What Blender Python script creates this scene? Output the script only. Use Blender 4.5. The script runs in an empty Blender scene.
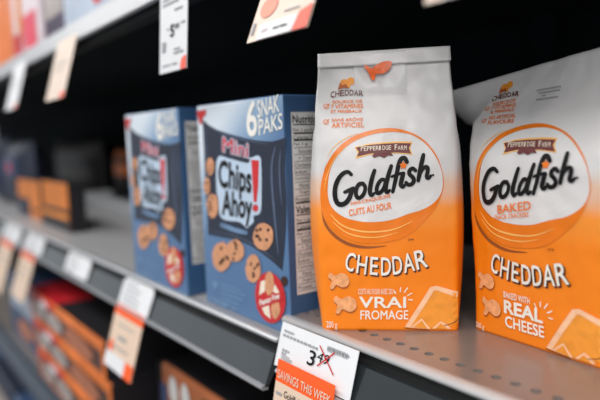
import bpy, bmesh, math, random
from mathutils import Vector, Matrix, noise
from mathutils.geometry import tessellate_polygon
random.seed(7)
sc = bpy.context.scene
COL = sc.collection
U = 0.15                      # one working unit in metres (= camera height above the cracker shelf)
HC = 1.35                     # height of the lens above the store floor
def W(p): return Vector((p[0]*U, p[1]*U, p[2]*U + HC))

# ------------------------------------------------------------------ camera
F = 583.0
def nrm(v): return Vector(v).normalized()
_u = nrm((-447, 47, F))
_t = 0.035
_up = Vector((-_t, 1, -(447*_t + 47)/F)); _up = (_up - _u*_up.dot(_u)).normalized()
_X = -_u; _Z = _up; _Y = _Z.cross(_X)
if _Y.z < 0: _Y = -_Y
RIGHT = Vector((_X.x, _Y.x, _Z.x)); UPV = Vector((_X.y, _Y.y, _Z.y)); FWD = Vector((_X.z, _Y.z, _Z.z))
cd = bpy.data.cameras.new('camera'); cam = bpy.data.objects.new('camera', cd); COL.objects.link(cam)
m = Matrix((RIGHT, UPV, -FWD)).transposed().to_4x4(); m.translation = W((0, 0, 0))
cam.matrix_world = m
cd.sensor_width = 36; cd.lens = F/600*36; cd.clip_start = 0.01
cd.dof.use_dof = True; cd.dof.focus_distance = 2.84*U; cd.dof.aperture_fstop = 3.0
sc.camera = cam

# ------------------------------------------------------------------ light
w = bpy.data.worlds.new('World'); sc.world = w; w.use_nodes = True
w.node_tree.nodes['Background'].inputs[0].default_value = (0.88, 0.95, 1.0, 1)
w.node_tree.nodes['Background'].inputs[1].default_value = 0.42
def area(name, loc, target, sx, sy, power, col):
    l = bpy.data.lights.new(name, 'AREA'); l.shape = 'RECTANGLE'; l.size = sx; l.size_y = sy; l.energy = power; l.color = col
    o = bpy.data.objects.new(name, l); COL.objects.link(o); o.location = loc
    o.rotation_euler = (Vector(target) - Vector(loc)).to_track_quat('-Z', 'Y').to_euler()
    return o
# rows of fluorescent fixtures above the aisle
area('aisle_ceiling_light', (-2.4, -1.0, 3.0), (-2.4, 0.1, 1.3), 8.0, 0.5, 84, (1, 0.97, 0.94))
area('cross_aisle_ceiling_light', (1.7, -1.9, 2.7), (-0.3, 0.3, 1.2), 2.4, 0.9, 62, (1, 0.97, 0.94))
sc.view_settings.view_transform = 'Standard'; sc.view_settings.look = 'None'
sc.view_settings.exposure = 0.0; sc.view_settings.gamma = 1.0; sc.view_settings.use_curve_mapping = False

# ------------------------------------------------------------------ materials
def lin(c): 
    return tuple((x/255/12.92 if x/255 <= 0.04045 else ((x/255+0.055)/1.055)**2.4) for x in c)
MATS = {}
def mat(name, rgb, rough=0.5, metal=0.0, var=0.06, scale=40, bump=0.0, spec=0.5, alpha=1.0, coat=0.0):
    if name in MATS: return MATS[name]
    mt = bpy.data.materials.new(name); mt.use_nodes = True; nt = mt.node_tree
    b = nt.nodes['Principled BSDF']; c = lin(rgb)
    tc = nt.nodes.new('ShaderNodeTexCoord'); nz = nt.nodes.new('ShaderNodeTexNoise')
    nz.inputs['Scale'].default_value = scale; nz.inputs['Detail'].default_value = 3
    nt.links.new(tc.outputs['Object'], nz.inputs['Vector'])
    rp = nt.nodes.new('ShaderNodeValToRGB')
    rp.color_ramp.elements[0].position = 0.3; rp.color_ramp.elements[1].position = 0.7
    rp.color_ramp.elements[0].color = tuple(x*(1-var) for x in c) + (1,)
    rp.color_ramp.elements[1].color = tuple(min(1, x*(1+var)) for x in c) + (1,)
    nt.links.new(nz.outputs['Fac'], rp.inputs['Fac']); nt.links.new(rp.outputs['Color'], b.inputs['Base Color'])
    b.inputs['Roughness'].default_value = rough; b.inputs['Metallic'].default_value = metal
    b.inputs['Specular IOR Level'].default_value = spec; b.inputs['Alpha'].default_value = alpha
    b.inputs['Coat Weight'].default_value = coat
    if bump:
        bp = nt.nodes.new('ShaderNodeBump'); bp.inputs['Strength'].default_value = bump; bp.inputs['Distance'].default_value = 0.002
        nt.links.new(nz.outputs['Fac'], bp.inputs['Height']); nt.links.new(bp.outputs['Normal'], b.inputs['Normal'])
    MATS[name] = mt; return mt
def ramp_mat(name, axis, stops, rough=0.4, bump=0.15, bscale=30, wobble=0.0):
    """printed colour blend along one or two object axes (axis = weights for x,y,z in metres)"""
    mt = bpy.data.materials.new(name); mt.use_nodes = True; nt = mt.node_tree; b = nt.nodes['Principled BSDF']
    tc = nt.nodes.new('ShaderNodeTexCoord'); dot = nt.nodes.new('ShaderNodeVectorMath'); dot.operation = 'DOT_PRODUCT'
    dot.inputs[1].default_value = axis; nt.links.new(tc.outputs['Object'], dot.inputs[0])
    nz = nt.nodes.new('ShaderNodeTexNoise'); nz.inputs['Scale'].default_value = bscale; nz.inputs['Detail'].default_value = 3
    nt.links.new(tc.outputs['Object'], nz.inputs['Vector'])
    ma = nt.nodes.new('ShaderNodeMath'); ma.operation = 'MULTIPLY_ADD'; ma.inputs[1].default_value = wobble
    nt.links.new(nz.outputs['Fac'], ma.inputs[0]); nt.links.new(dot.outputs['Value'], ma.inputs[2])
    rp = nt.nodes.new('ShaderNodeValToRGB'); cr = rp.color_ramp; cr.interpolation = 'EASE'
    while len(cr.elements) < len(stops): cr.elements.new(0.5)
    for e, (p, c) in zip(cr.elements, stops): e.position = p; e.color = lin(c) + (1,)
    nt.links.new(ma.outputs['Value'], rp.inputs['Fac']); nt.links.new(rp.outputs['Color'], b.inputs['Base Color'])
    b.inputs['Roughness'].default_value = rough
    bp = nt.nodes.new('ShaderNodeBump'); bp.inputs['Strength'].default_value = bump; bp.inputs['Distance'].default_value = 0.002
    nt.links.new(nz.outputs['Fac'], bp.inputs['Height']); nt.links.new(bp.outputs['Normal'], b.inputs['Normal'])
    MATS[name] = mt; return mt

mat('shelf_metal', (158, 148, 142), 0.30, 0.45, 0.03, 60, 0.04)
mat('nose_highlight', (222, 222, 223), 0.32, 0.25, 0.03, 60)  # pale base colour carries the bright highlight on the edge
mat('rail_plastic', (38, 43, 46), 0.26, 0, 0.08, 30, spec=0.7, coat=0.7)
mat('rail_light', (70, 79, 92), 0.32, 0.2, 0.05, 30)
mat('white_rail', (176, 178, 183), 0.35, 0, 0.04, 30)
mat('dark_gap', (14, 15, 16), 0.7, 0, 0.1, 30)
mat('bay_shade', (20, 26, 29), 0.9, 0, 0.1, 20, spec=0.1)  # near-black colour carries the shade inside the bay
mat('floor_tile', (120, 118, 114), 0.4, 0, 0.08, 3)
mat('tag_white', (226, 227, 230), 0.5, 0, 0.02, 60)
mat('tag_beige', (224, 198, 176), 0.5, 0, 0.03, 60)
mat('tag_orange', (246, 94, 32), 0.5, 0, 0.03, 60)
mat('tag_grey', (150, 152, 156), 0.6)
mat('ink_black', (18, 16, 18), 0.5, 0, 0.1, spec=0.25)
mat('ink_red', (200, 40, 44), 0.45)
mat('ink_orange', (240, 122, 22), 0.45)
mat('ink_brown', (104, 46, 22), 0.45)
mat('ink_white', (240, 236, 228), 0.45, 0, 0.03)
mat('maroon', (104, 34, 36), 0.45)
mat('cream', (240, 226, 206), 0.45)
mat('bag_white', (222, 220, 220), 0.4)
mat('ring_orange', (236, 122, 14), 0.35)
mat('ring_light', (255, 190, 104), 0.35)
mat('ring_dark', (150, 78, 30), 0.45)
mat('letter_shadow', (88, 44, 22), 0.5)
mat('cracker', (240, 166, 112), 0.5, 0, 0.18, 260)
mat('cracker_dark', (176, 88, 34), 0.5, 0, 0.15, 200)
mat('cheese', (240, 152, 52), 0.45, 0, 0.1, 120)
mat('cheese_rind', (248, 196, 156), 0.45, 0, 0.08, 150)
mat('emblem', (226, 96, 34), 0.4, 0, 0.2, 250)
mat('navy', (35, 42, 60), 0.35, 0, 0.12, 40)
mat('navy_light', (86, 98, 124), 0.35, 0, 0.1, 60)
mat('print_pale_blue', (190, 208, 228), 0.45)
mat('print_blue', (112, 142, 178), 0.45)
mat('cookie', (208, 148, 110), 0.6, 0, 0.16, 220)
mat('chip', (58, 34, 28), 0.6)
mat('panel_paper', (206, 204, 202), 0.5)
mat('tape', (235, 235, 238), 0.15, 0, 0.02, 40, alpha=0.14)
mat('dots', (140, 142, 146), 0.6)

# ------------------------------------------------------------------ builders
def link(o, parent=None):
    COL.objects.link(o)
    if parent is not None: o.parent = parent
    return o
def tag(o, label=None, cat=None, group=None, kind=None):
    if label: o['label'] = label
    if cat: o['category'] = cat
    if group: o['group'] = group
    if kind: o['kind'] = kind
    return o
def thing(name, label, cat, base, rz=0.0, group=None, tilt=0.0):
    o = bpy.data.objects.new(name, None); COL.objects.link(o); o.empty_display_size = 0.02
    o.location = W(base); o.rotation_euler = (tilt, 0, rz)
    return tag(o, label, cat, group)
def finish(name, bm, mname, parent=None, smooth=False, base=None):
    """bm is in working units, local to its parent (or to base)"""
    bmesh.ops.scale(bm, vec=(U, U, U), verts=bm.verts)
    bmesh.ops.recalc_face_normals(bm, faces=bm.faces)
    me = bpy.data.meshes.new(name); bm.to_mesh(me); bm.free()
    me.materials.append(MATS[mname])
    if smooth:
        for p in me.polygons: p.use_smooth = True
    o = link(bpy.data.objects.new(name, me), parent)
    if base is not None: o.location = W(base)
    return o
def add_box(bm, x0, x1, y0, y1, z0, z1, bev=0.0, seg=2):
    vs = [bm.verts.new((x, y, z)) for z in (z0, z1) for y in (y0, y1) for x in (x0, x1)]
    fs = [bm.faces.new([vs[i] for i in q]) for q in ((0,2,3,1),(4,5,7,6),(0,1,5,4),(2,6,7,3),(0,4,6,2),(1,3,7,5))]
    if bev:
        es = list({e for f in fs for e in f.edges})
        bmesh.ops.bevel(bm, geom=es, offset=bev, segments=seg, profile=0.5, affect='EDGES')
    return bm
def prism(bm, prof, x0, x1):
    a = [bm.verts.new((x0, y, z)) for y, z in prof]; b = [bm.verts.new((x1, y, z)) for y, z in prof]
    n = len(prof)
    for i in range(n): bm.faces.new((a[i], a[(i+1) % n], b[(i+1) % n], b[i]))
    bm.faces.new(a[::-1]); bm.faces.new(b)
    return bm
def cyl(bm, c, r, h, axis='z', n=20):
    mtx = Matrix.Translation(c) @ {'z': Matrix(), 'y': Matrix.Rotation(math.pi/2, 4, 'X'), 'x': Matrix.Rotation(math.pi/2, 4, 'Y')}[axis]
    bmesh.ops.create_cone(bm, cap_ends=True, segments=n, radius1=r, radius2=r, depth=h, matrix=mtx)
    return bm

# ------------------------------------------------------------------ flat print: shapes in 2-D, then laid on a surface
class Art:
    def __init__(s): s.v = []; s.f = []
    def poly(s, pts):
        k = len(s.v); s.v += [tuple(p) for p in pts]
        for t in tessellate_polygon([[Vector((p[0], p[1], 0)) for p in pts]]): s.f.append(tuple(k+i for i in t))
        return s
    def ring(s, outer, inner):
        k = len(s.v); n = len(outer); s.v += list(outer) + list(inner)
        for i in range(n):
            j = (i+1) % n; s.f.append((k+i, k+j, k+n+j, k+n+i))
        return s
    def disc(s, c, rx, ry, rot=0, n=20):
        ca, sa = math.cos(rot), math.sin(rot)
        return s.poly([(c[0]+rx*math.cos(a)*ca-ry*math.sin(a)*sa, c[1]+rx*math.cos(a)*sa+ry*math.sin(a)*ca) for a in [2*math.pi*i/n for i in range(n)]])
    def rect(s, x0, y0, x1, y1): return s.poly([(x0,y0),(x1,y0),(x1,y1),(x0,y1)])
    def stroke(s, pts, wd, smooth=True, taper=None):
        P = spline(pts) if smooth and len(pts) > 2 else [Vector(p) for p in pts]
        n = len(P); k = len(s.v); L = []; R = []
        for i, p in enumerate(P):
            d = (P[min(i+1, n-1)] - P[max(i-1, 0)])
            d = d.normalized() if d.length > 1e-9 else Vector((1, 0))
            ww = wd if taper is None else wd*(taper[0] + (taper[1]-taper[0])*i/(n-1)) if len(taper) == 2 else wd*(taper[0]*(1-i/(n-1))**2 + 2*taper[1]*(i/(n-1))*(1-i/(n-1)) + taper[2]*(i/(n-1))**2)
            q = Vector((-d.y, d.x))*ww/2
            L.append(p+q); R.append(p-q)
        s.v += [tuple(x) for x in L] + [tuple(x) for x in R]
        for i in range(n-1): s.f.append((k+i, k+i+1, k+n+i+1, k+n+i))
        for p, q in ((P[0], L[0]), (P[-1], L[-1])):
            r = (q-p).length
            if r > 1e-6: s.disc(p, r, r, 0, 10)
        return s
    def text(s, st, bl, br, tl, bold=0.0):
        vv, ff, ex, ey = glyphs(st); bl, br, tl = Vector(bl), Vector(br), Vector(tl)
        n = 0 if bold <= 0 else 4 if bold < 0.03 else 8
        offs = [(0, 0)] + [(bold*ex*math.cos(2*math.pi*(i+0.5)/n), bold*ey*math.sin(2*math.pi*(i+0.5)/n)) for i in range(n)]
        for c_, (ox, oy) in enumerate(offs):
            k = len(s.v); s.v += [tuple(bl + (br-bl)*(x+ox) + (tl-bl)*(y+oy)) + (0.05*c_,) for x, y in vv]; s.f += [tuple(k+i for i in q) for q in ff]
        return s
    def mapped(s, fn):
        a = Art(); a.v = [tuple(fn(p[0], p[1])) + tuple(p[2:3]) for p in s.v]; a.f = s.f; return a
    def shifted(s, dx, dy): return s.mapped(lambda x, y: (x+dx, y+dy))
def spline(pts, per=7):
    P = [Vector(p) for p in pts]; out = []
    for i in range(len(P)-1):
        p0 = P[max(i-1, 0)]; p1 = P[i]; p2 = P[i+1]; p3 = P[min(i+2, len(P)-1)]
        for k in range(per):
            t = k/per
            out.append(0.5*((2*p1) + (p2-p0)*t + (2*p0-5*p1+4*p2-p3)*t*t + (3*p1-p0-3*p2+p3)*t**3))
    return out + [P[-1]]
def closed(pts, per=5):
    P = [Vector(p) for p in pts]; n = len(P); out = []
    for i in range(n):
        p0, p1, p2, p3 = P[i-1], P[i], P[(i+1) % n], P[(i+2) % n]
        for k in range(per):
            t = k/per
            q = 0.5*((2*p1) + (p2-p0)*t + (2*p0-5*p1+4*p2-p3)*t*t + (3*p1-p0-3*p2+p3)*t**3); out.append((q.x, q.y))
    return out
_G = {}
def glyphs(st):
    """outline of the text filled as a mesh, normalised to its box; also the em size in box units"""
    if st in _G: return _G[st]
    cu = bpy.data.curves.new('t', 'FONT'); cu.body = st; cu.size = 1; cu.resolution_u = 3; cu.fill_mode = 'FRONT'
    ob = bpy.data.objects.new('t', cu); COL.objects.link(ob); bpy.context.view_layer.update()
    me = bpy.data.meshes.new_from_object(ob.evaluated_get(bpy.context.evaluated_depsgraph_get()))
    v = [(q.co.x, q.co.y) for q in me.vertices]; f = [tuple(p.vertices) for p in me.polygons]
    bpy.data.objects.remove(ob); bpy.data.curves.remove(cu); bpy.data.meshes.remove(me)
    x0 = min(x for x, y in v); x1 = max(x for x, y in v); y0 = min(y for x, y in v); y1 = max(y for x, y in v)
    r = ([((x-x0)/(x1-x0), (y-y0)/(y1-y0)) for x, y in v], f, 1/(x1-x0), 1/(y1-y0))
    _G[st] = r; return r
def lay(name, art, mname, parent, surf, layer, maxlen=None, keep=None):
    """lay 2-D art (surface coordinates) on a surface: surf(s, t, layer) -> local point"""
    bm = bmesh.new(); vs = [bm.verts.new((p[0], p[1], p[2] if len(p) > 2 else 0)) for p in art.v]
    for f in art.f:
        try: bm.faces.new([vs[i] for i in f])
        except ValueError: pass
    if keep:
        bad = [f for f in bm.faces if not keep(*f.calc_center_median()[:2])]
        bmesh.ops.delete(bm, geom=bad, context='FACES')
    if maxlen:
        for _ in range(4):
            es = [e for e in bm.edges if e.calc_length() > maxlen]
            if not es: break
            bmesh.ops.subdivide_edges(bm, edges=es, cuts=1)
            bmesh.ops.triangulate(bm, faces=bm.faces)
    for v in bm.verts: v.co = Vector(surf(v.co.x, v.co.y, layer + v.co.z))
    bmesh.ops.scale(bm, vec=(U, U, U), verts=bm.verts)
    me = bpy.data.meshes.new(name); bm.to_mesh(me); bm.free(); me.materials.append(MATS[mname])
    return link(bpy.data.objects.new(name, me), parent)
def plane_coords(org, ex):
    """photo measurement -> (along, up) on the upright plane through org with horizontal axis ex"""
    org = Vector(org); ex = Vector(ex).normalized(); n = ex.cross(Vector((0, 0, 1)))
    def fn(x, y):
        d = RIGHT*((x-300)/F) + UPV*(-(y-200)/F) + FWD
        P = d*(n.dot(org)/n.dot(d)) - org
        return (P.dot(ex), P.z)
    return fn

# ------------------------------------------------------------------ the setting
XL, XR = -27.0, 4.0
fl = finish('floor', add_box(bmesh.new(), XL-3, XR+6, -14, 6, -0.4, 0), 'floor_tile', base=(0, 0, -9)); tag(fl, 'pale grey store floor below the shelves', 'floor', kind='structure')
bk = finish('wall_back', add_box(bmesh.new(), XL, XR, 0, 0.2, 0, 14), 'bay_shade', base=(0, 4.75, -9)); tag(bk, 'shade-darkened back panel of the shelving bay', 'panel', kind='structure')

mat('shelf_grey', (176, 176, 178), 0.36, 0.1, 0.03, 60, 0.04)
mat('nose_dull', (172, 174, 178), 0.36, 0.4, 0.03, 60)
mat('rail_sheen', (60, 64, 68), 0.28, 0, 0.08, 30, spec=0.7, coat=1.0)  # lighter copy of the rail plastic, grazing reflection lifted into its base colour
def shelf(label, x0, x1, z, yf, rail, railm, holes=None, deckm='shelf_metal', xs=0.0):
    edgem = {'rail_light': 'rail_light', 'rail_sheen': 'nose_dull', None: 'white_rail'}.get(railm, 'nose_highlight')
    t = thing('gondola_shelf', label, 'shelf', (x0, yf, z)); n = x1-x0; D = 4.75-yf
    bm = bmesh.new()
    if holes:
        sp, hy, r = holes; y0 = hy-sp/2; y1 = hy+sp/2
        for a, b in ((0.06, y0), (y1, D)):
            bm.faces.new([bm.verts.new(p) for p in ((0, a, 0), (n, a, 0), (n, b, 0), (0, b, 0))])
        k = int(n/sp); ns = 24
        for i in range(k):
            cx = (i+0.5)*sp; sq = []; ci = []; lo = []
            for j in range(ns):
                a = 2*math.pi*j/ns; c, s_ = math.cos(a), math.sin(a); q = max(abs(c), abs(s_))
                sq.append(bm.verts.new((cx+sp/2*c/q, hy+sp/2*s_/q, 0))); ci.append(bm.verts.new((cx+r*c, hy+r*s_, 0))); lo.append(bm.verts.new((cx+r*c, hy+r*s_, -0.03)))
            for j in range(ns):
                l = (j+1) % ns
                bm.faces.new((sq[j], sq[l], ci[l], ci[j])); bm.faces.new((ci[j], ci[l], lo[l], lo[j]))
        bm.faces.new([bm.verts.new(p) for p in ((k*sp, y0, 0), (n, y0, 0), (n, y1, 0), (k*sp, y1, 0))])
        bm.faces.new([bm.verts.new(p) for p in ((0, 0.06, 0), (0, D, 0), (0, D, -0.1), (0, 0.06, -0.1))])
        finish('deck', bm, 'shelf_metal', t)
        finish('hole_shade', add_box(bmesh.new(), 0.02, n-0.02, 0.1, D, -0.09, -0.031), 'bay_shade', t)  # near-black sheet added so the holes look shadowed
    else:
        finish('deck', add_box(bm, 0, n, 0.06, D, -0.1, 0), deckm, t)
    finish('underside_shade', add_box(bmesh.new(), 0.005, n-0.005, 0.145, D-0.01, -0.19, -0.165), 'bay_shade', t)  # dark sheet added; shade under the shelf put into its colour
    # rolled front edge
    prof = [(0.062, 0.0), (0.045, 0.004), (0.03, 0.005), (0.014, 0.001), (0.004, -0.007), (0.0, -0.017), (0.003, -0.027), (0.02, -0.033), (0.062, -0.033)]
    finish('front_edge', prism(bmesh.new(), prof, 0, n), edgem, t, True)
    finish('gap_shade', add_box(bmesh.new(), 0, n, 0.03, 0.14, -0.24, -0.04), 'dark_gap', t)  # near-black block paints the shade in the gap below the edge
    if rail == 'white':
        finish('price_rail', prism(bmesh.new(), [(0.0, -0.03), (-0.02, -0.03), (-0.05, -0.19), (-0.03, -0.20), (0.0, -0.19)], 0, n), 'white_rail', t)
    else:
        # slanted plastic rail with a bright lip along its foot
        finish('price_rail', prism(bmesh.new(), [(0.03, -0.092), (-0.008, -0.088), (-0.085, -0.265), (-0.06, -0.27), (0.03, -0.13)], xs, n), railm, t)
        finish('rail_lip', prism(bmesh.new(), [(-0.085, -0.252), (-0.104, -0.256), (-0.108, -0.268), (-0.098, -0.282), (-0.06, -0.284), (-0.06, -0.262)], xs, n), edgem, t)
    return t
shelf_r = shelf('perforated grey metal shelf carrying the two orange and white cracker bags', -2.62, XR, -1.0, 1.83, 'dark', 'rail_plastic', (0.0875, 0.168, 0.0215), xs=0.07)
cyl_b = cyl(bmesh.new(), (0.02, 0.06, -0.03), 0.026, 0.05, 'y'); finish('end_knob', cyl_b, 'shelf_metal', shelf_r, True)
shelf('slightly lower grey metal shelf carrying the two blue cookie boxes', XL, -2.65, -1.125, 1.80, 'dark', 'rail_sheen', None, 'shelf_grey')
shelf('upper shelf with a bright white price rail above the cookie boxes', XL, XR, 1.12, 1.70, 'white', None)
shelf('dark shelf below the blue cookie boxes carrying stacked orange packs', XL, XR, -3.05, 1.72, 'dark', 'rail_light')
shelf('bottom shelf with blue boxes in the lower left corner', XL, XR, -5.6, 1.5, 'dark', 'rail_light')
for x, lab in ((-2.68, 'dark slotted upright post between the two shelf bays'),):
    t = thing('upright_post', lab, 'post', (x, 4.6, -9))
    finish('post', add_box(bmesh.new(), -0.1, 0.1, 0, 0.14, 0, 13.8), 'bay_shade', t)

# ------------------------------------------------------------------ cracker bags
BODY = {}
class Bag:
    H = 1.412; WD = 0.696; D = 0.32
    def __init__(s, kind, seed): s.kind = kind; s.seed = seed
    def sm(s, a, b, x):
        t = max(0, min(1, (x-a)/(b-a))); return t*t*(3-2*t)
    def xl(s, z):
        if s.kind == 'fr': return -0.014*math.sin(math.pi*min(1, z/1.25)) + 0.016*s.sm(1.1, 1.42, z)
        return -0.045*s.sm(0.1, 1.0, z) + 0.22*max(0, (z-1.07)/0.26)
    def xr(s, z):
        return s.WD + 0.004*math.sin(math.pi*min(1, z/1.2)) - 0.028*s.sm(0.95, 1.42, z)
    def yf(s, z):      # lean of the front towards the pinched top
        if s.kind == 'fr': return 0.10*s.sm(0.85, 1.5, z)
        return 0.30*s.sm(0.80, 1.42, z)
    def yb(s, z):
        d = s.D*(1 - s.sm(0.85, 1.2, z)) + 0.02
        if s.kind == 'fr': return s.yf(z) + d
        return s.yf(z) + s.D*(1-s.sm(0.95, 1.36, z)) + 0.02
    def fy(s, a, z):
        a = max(0, min(1, a)); e = 1-abs(2*a-1)**3
        b = 0.032*math.sin(math.pi*max(0, min(1, z/1.2)))**0.8
        y = s.yf(z) - b*e
        x = a*s.WD
        y += 0.006*noise.noise(Vector((x*7+s.seed, z*5, 1.3)))*min(1, z*4) + 0.0035*noise.noise(Vector((x*18, z*14+s.seed, 4.1)))*min(1, z*4)
        y += 0.014*s.sm(0.95, 1.25, z)*noise.noise(Vector((x*5+s.seed, z*9, 7.7)))
        r = 0.03                                    # rounded vertical corners
        xx = min(x, s.WD-x)
        if xx < r: y += (r - math.sqrt(max(0, r*r-(r-xx)**2)))*0.9*(1-s.sm(1.0, 1.2, z))
        return y
    def top(s, x, z):  # slumped top of the leaning bag
        if s.kind == 'fr': return z + 0.006*s.sm(1.0, 1.4, z)*(x/s.WD)
        return z + s.sm(0.9, 1.33, z)*(0.09*(x/s.WD-0.75))
    def lean(s, z): return 0.0 if s.kind == 'fr' else -0.62*s.yf(z)
    def surf(s, x, z, layer=0):
        l, r = s.xl(z), s.xr(z); a = (x-l)/(r-l)
        return (x + s.lean(z), s.fy(a, z) - 0.0016*layer - 0.0012, s.top(x, z))
    def body(s, name, parent, mname):
        bm = bmesh.new(); rows = 96; nf = 56; nsd = 10; hz = s.H if s.kind == 'fr' else 1.335
        loops = []
        for i in range(rows+1):
            z = hz*i/rows; l, r = s.xl(z), s.xr(z); L = []
            for j in range(nf+1):
                a = j/nf; x = l+(r-l)*a; L.append((x, s.fy(a, z), s.top(x, z)))
            yr = s.fy(1, z); yk = max(s.yb(z), yr+0.012)
            bul = 0.045*math.sin(math.pi*max(0, min(1, z/1.08)))**0.6*(1-s.sm(1.02, 1.07, z))
            for j in range(1, nsd):
                t = j/nsd; L.append((r + bul*math.sin(math.pi*t)**0.7 - 0.03*s.sm(0.9, 1.2, z)*math.sin(math.pi*t), yr+(yk-yr)*t, s.top(r, z)))
            lb = l if s.kind == 'fr' else -0.045*s.sm(0.1, 1.0, z)-0.26*s.sm(0.98, 1.09, z)
            ykl = yk
            for j in range(nf+1):
                a = 1-j/nf; x = lb+(r-lb)*a; L.append((x, yk + 0.02*math.sin(math.pi*a)*(1-s.sm(1.0, 1.2, z)), s.top(x, z)))
            yl = s.fy(0, z)
            for j in range(1, nsd):
                t = j/nsd; x = lb+(l-lb)*t - bul*math.sin(math.pi*t)**0.7
                L.append((x, ykl+(yl-ykl)*t, s.top(lb+(l-lb)*t, z)))
            loops.append([bm.verts.new((p[0]+s.lean(z), p[1], p[2])) for p in L])
        n = len(loops[0])
        for i in range(rows):
            for j in range(n):
                k = (j+1) % n; bm.faces.new((loops[i][j], loops[i][k], loops[i+1][k], loops[i+1][j]))
        bm.faces.new(loops[0][::-1]); bm.faces.new(loops[-1])
        return finish(name, bm, mname, parent, True)
# printed blend: orange below, white above (object z in metres)
z1 = 0.66*U; z2 = 0.86*U
ramp_mat('bag_body', (0, 0, 1/(1.45*U)), [(0.36, (247, 133, 18)), (0.45, (246, 146, 48)), (0.53, (226, 186, 160)), (0.61, (216, 214, 214))], 0.36, 0.12, 45, 0.05)

AO = (-2.29, 1.852, -1.0); AE = (0.7017, 0.7125, 0)
PA = plane_coords(AO, AE)
def goldfish_art(fr):
    """all shapes in the front panel's own coordinates; measured once, on the bag that faces the aisle"""
    L = []
    def add(name, art, m, layer): L.append((name, art.mapped(PA), m, layer))
    # oval with its thick swoosh
    outer = closed([(392,128),(372,130),(352,137),(337,149),(326,166),(321,186),(321,205),(325,219),(334,230),(348,238),(364,242),(384,241),(404,236),(420,224),(435,207),(442.8,188),(442,172),(436,155),(425,141),(410,132)])
    inner = closed([(392,132),(372,134.5),(354,141.5),(340,153),(331,168),(328,186),(329,200),(334,209),(344,216),(358,220),(374,221),(391,219),(408,213),(424,208),(436.6,199),(442.2,187),(441.2,171),(435,156.3),(424.4,143),(410,134.4)])
    add('oval_field', Art().poly(inner), 'bag_white', 1)
    add('oval_ring', Art().ring(outer, inner), 'ring_orange', 2)
    sw = Art(); sw.stroke([(331,214),(342,224),(358,229.5),(376,230.5),(394,228),(412,220)], 1.8, taper=(0.3,1.6,0.2)); sw.stroke([(333,221),(346,231),(362,235.5),(380,235.5),(398,231)], 1.3, taper=(0.3,1.6,0.2))
    sw.stroke([(324.5,190),(327,176),(334,160),(345,148)], 1.0, taper=(0.2,1.4,0.2))
    sw.stroke([(327,157),(334,147),(345,138.5),(358,133)], 1.0, taper=(0.2,1.4,0.2))
    add('oval_highlight', sw, 'ring_light', 3)
    sh = Art().stroke([(321.5,205),(325,222),(334,234),(348,242.5),(366,246),(386,244.5)], 4.2, taper=(0.1,1.5,0.1))
    add('oval_shadow_print', sh, 'ring_dark', 1); sh = Art().stroke([(323,178),(326,167),(332,157)], 1.6, taper=(0.2,1.4,0.2))
    add('oval_shadow_print', sh, 'ring_dark', 1)
    # banner with the mill
    bn = [(356,147.5),(370,144.7),(383,143.6),(397,143),(411,143.2),(408.6,148),(411,153.4),(397,152.2),(383,152.4),(370,153.4),(357,156.4),(359,151.8)]
    cx, cy = 384, 149
    add('banner_border', Art().poly([(cx+(x-cx)*1.05, cy+(y-cy)*1.28) for x, y in bn]), 'ring_light', 3)
    add('banner', Art().poly(bn), 'maroon', 4)
    tx = Art(); wordA = 'PEPPERIDGE'; wordB = 'FARM'
    def arcword(word, x0, x1, f0):
        n = len(word); wd = (x1-x0)/n
        for i, c in enumerate(word):
            x = x0+i*wd; h = 5.4 if (i == 0) else 4.3; ww = wd*(0.82 if c != 'I' else 0.4)
            yb_ = f0(x); yb2 = f0(x+ww)
            tx.text(c, (x, yb_), (x+ww, yb2), (x, yb_-h), 0.0100)
    arcword(wordA, 361, 391.5, lambda x: 150.9-0.068*(x-361)+0.0007*(x-361)**2)
    arcword(wordB, 394.5, 407, lambda x: 149.8-0.01*(x-394))
    add('banner_lettering', tx, 'cream', 5)
    ml = Art().poly([(372,156.2),(374,153),(377,150.6),(381,152),(383,149.4),(387,151),(391,152.2),(393,155.6),(388,155),(384,157.6),(379,155.6),(375,157.4)])
    add('mill_emblem', ml, 'maroon', 5)
    # hand lettered name
    def z(x, y): return (310+x/4, 120+y/4)
    g = Art(); wd = 4.6
    S = lambda pts, tp=None, ww=wd: g.stroke([z(*p) for p in pts], ww, taper=tp)
    S([(166,216),(152,206),(134,212),(116,232),(103,264),(101,300),(110,328),(128,335),(147,325),(161,303),(168,274)], (0.75,1.25,0.95))
    S([(140,286),(158,278),(174,270)], (0.7,0.9,0.8))
    S([(212,252),(198,254),(187,270),(184,292),(192,308),(206,304),(218,287),(221,266),(213,252)], (0.9,0.9,0.8))
    S([(258,200),(249,228),(242,260),(240,286),(246,298),(256,290)], (0.8,1.25,0.6))
    S([(300,238),(287,236),(275,248),(267,268),(268,288),(280,288),(293,272),(301,248)], (0.8,0.9,0.8))
    S([(324,182),(314,214),(305,248),(302,274),(308,286),(318,278)], (0.8,1.25,0.6))
    S([(386,166),(377,151),(363,155),(353,178),(346,212),(338,250),(330,284)], (0.9,1.1,0.75))
    S([(326,224),(348,216),(366,210)], (0.6,0.9,0.6), 4)
    S([(372,212),(366,234),(362,256),(370,264),(378,256)], (0.9,1.2,0.6))
    S([(420,200),(409,192),(397,200),(396,214),(408,226),(414,240),(405,254),(391,256),(383,248)], (0.8,1.0,0.8), 4.6)
    S([(452,138),(445,168),(438,202),(431,240)], (0.8,1.25,0.8))
    S([(434,222),(446,198),(460,186),(469,192),(467,210),(464,226),(472,231),(481,221)], (0.7,1.1,0.6))
    g.disc(z(490,218), 1.1, 1.1)
    add('brand_lettering', g, 'ink_black', 5)
    st = []
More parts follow.
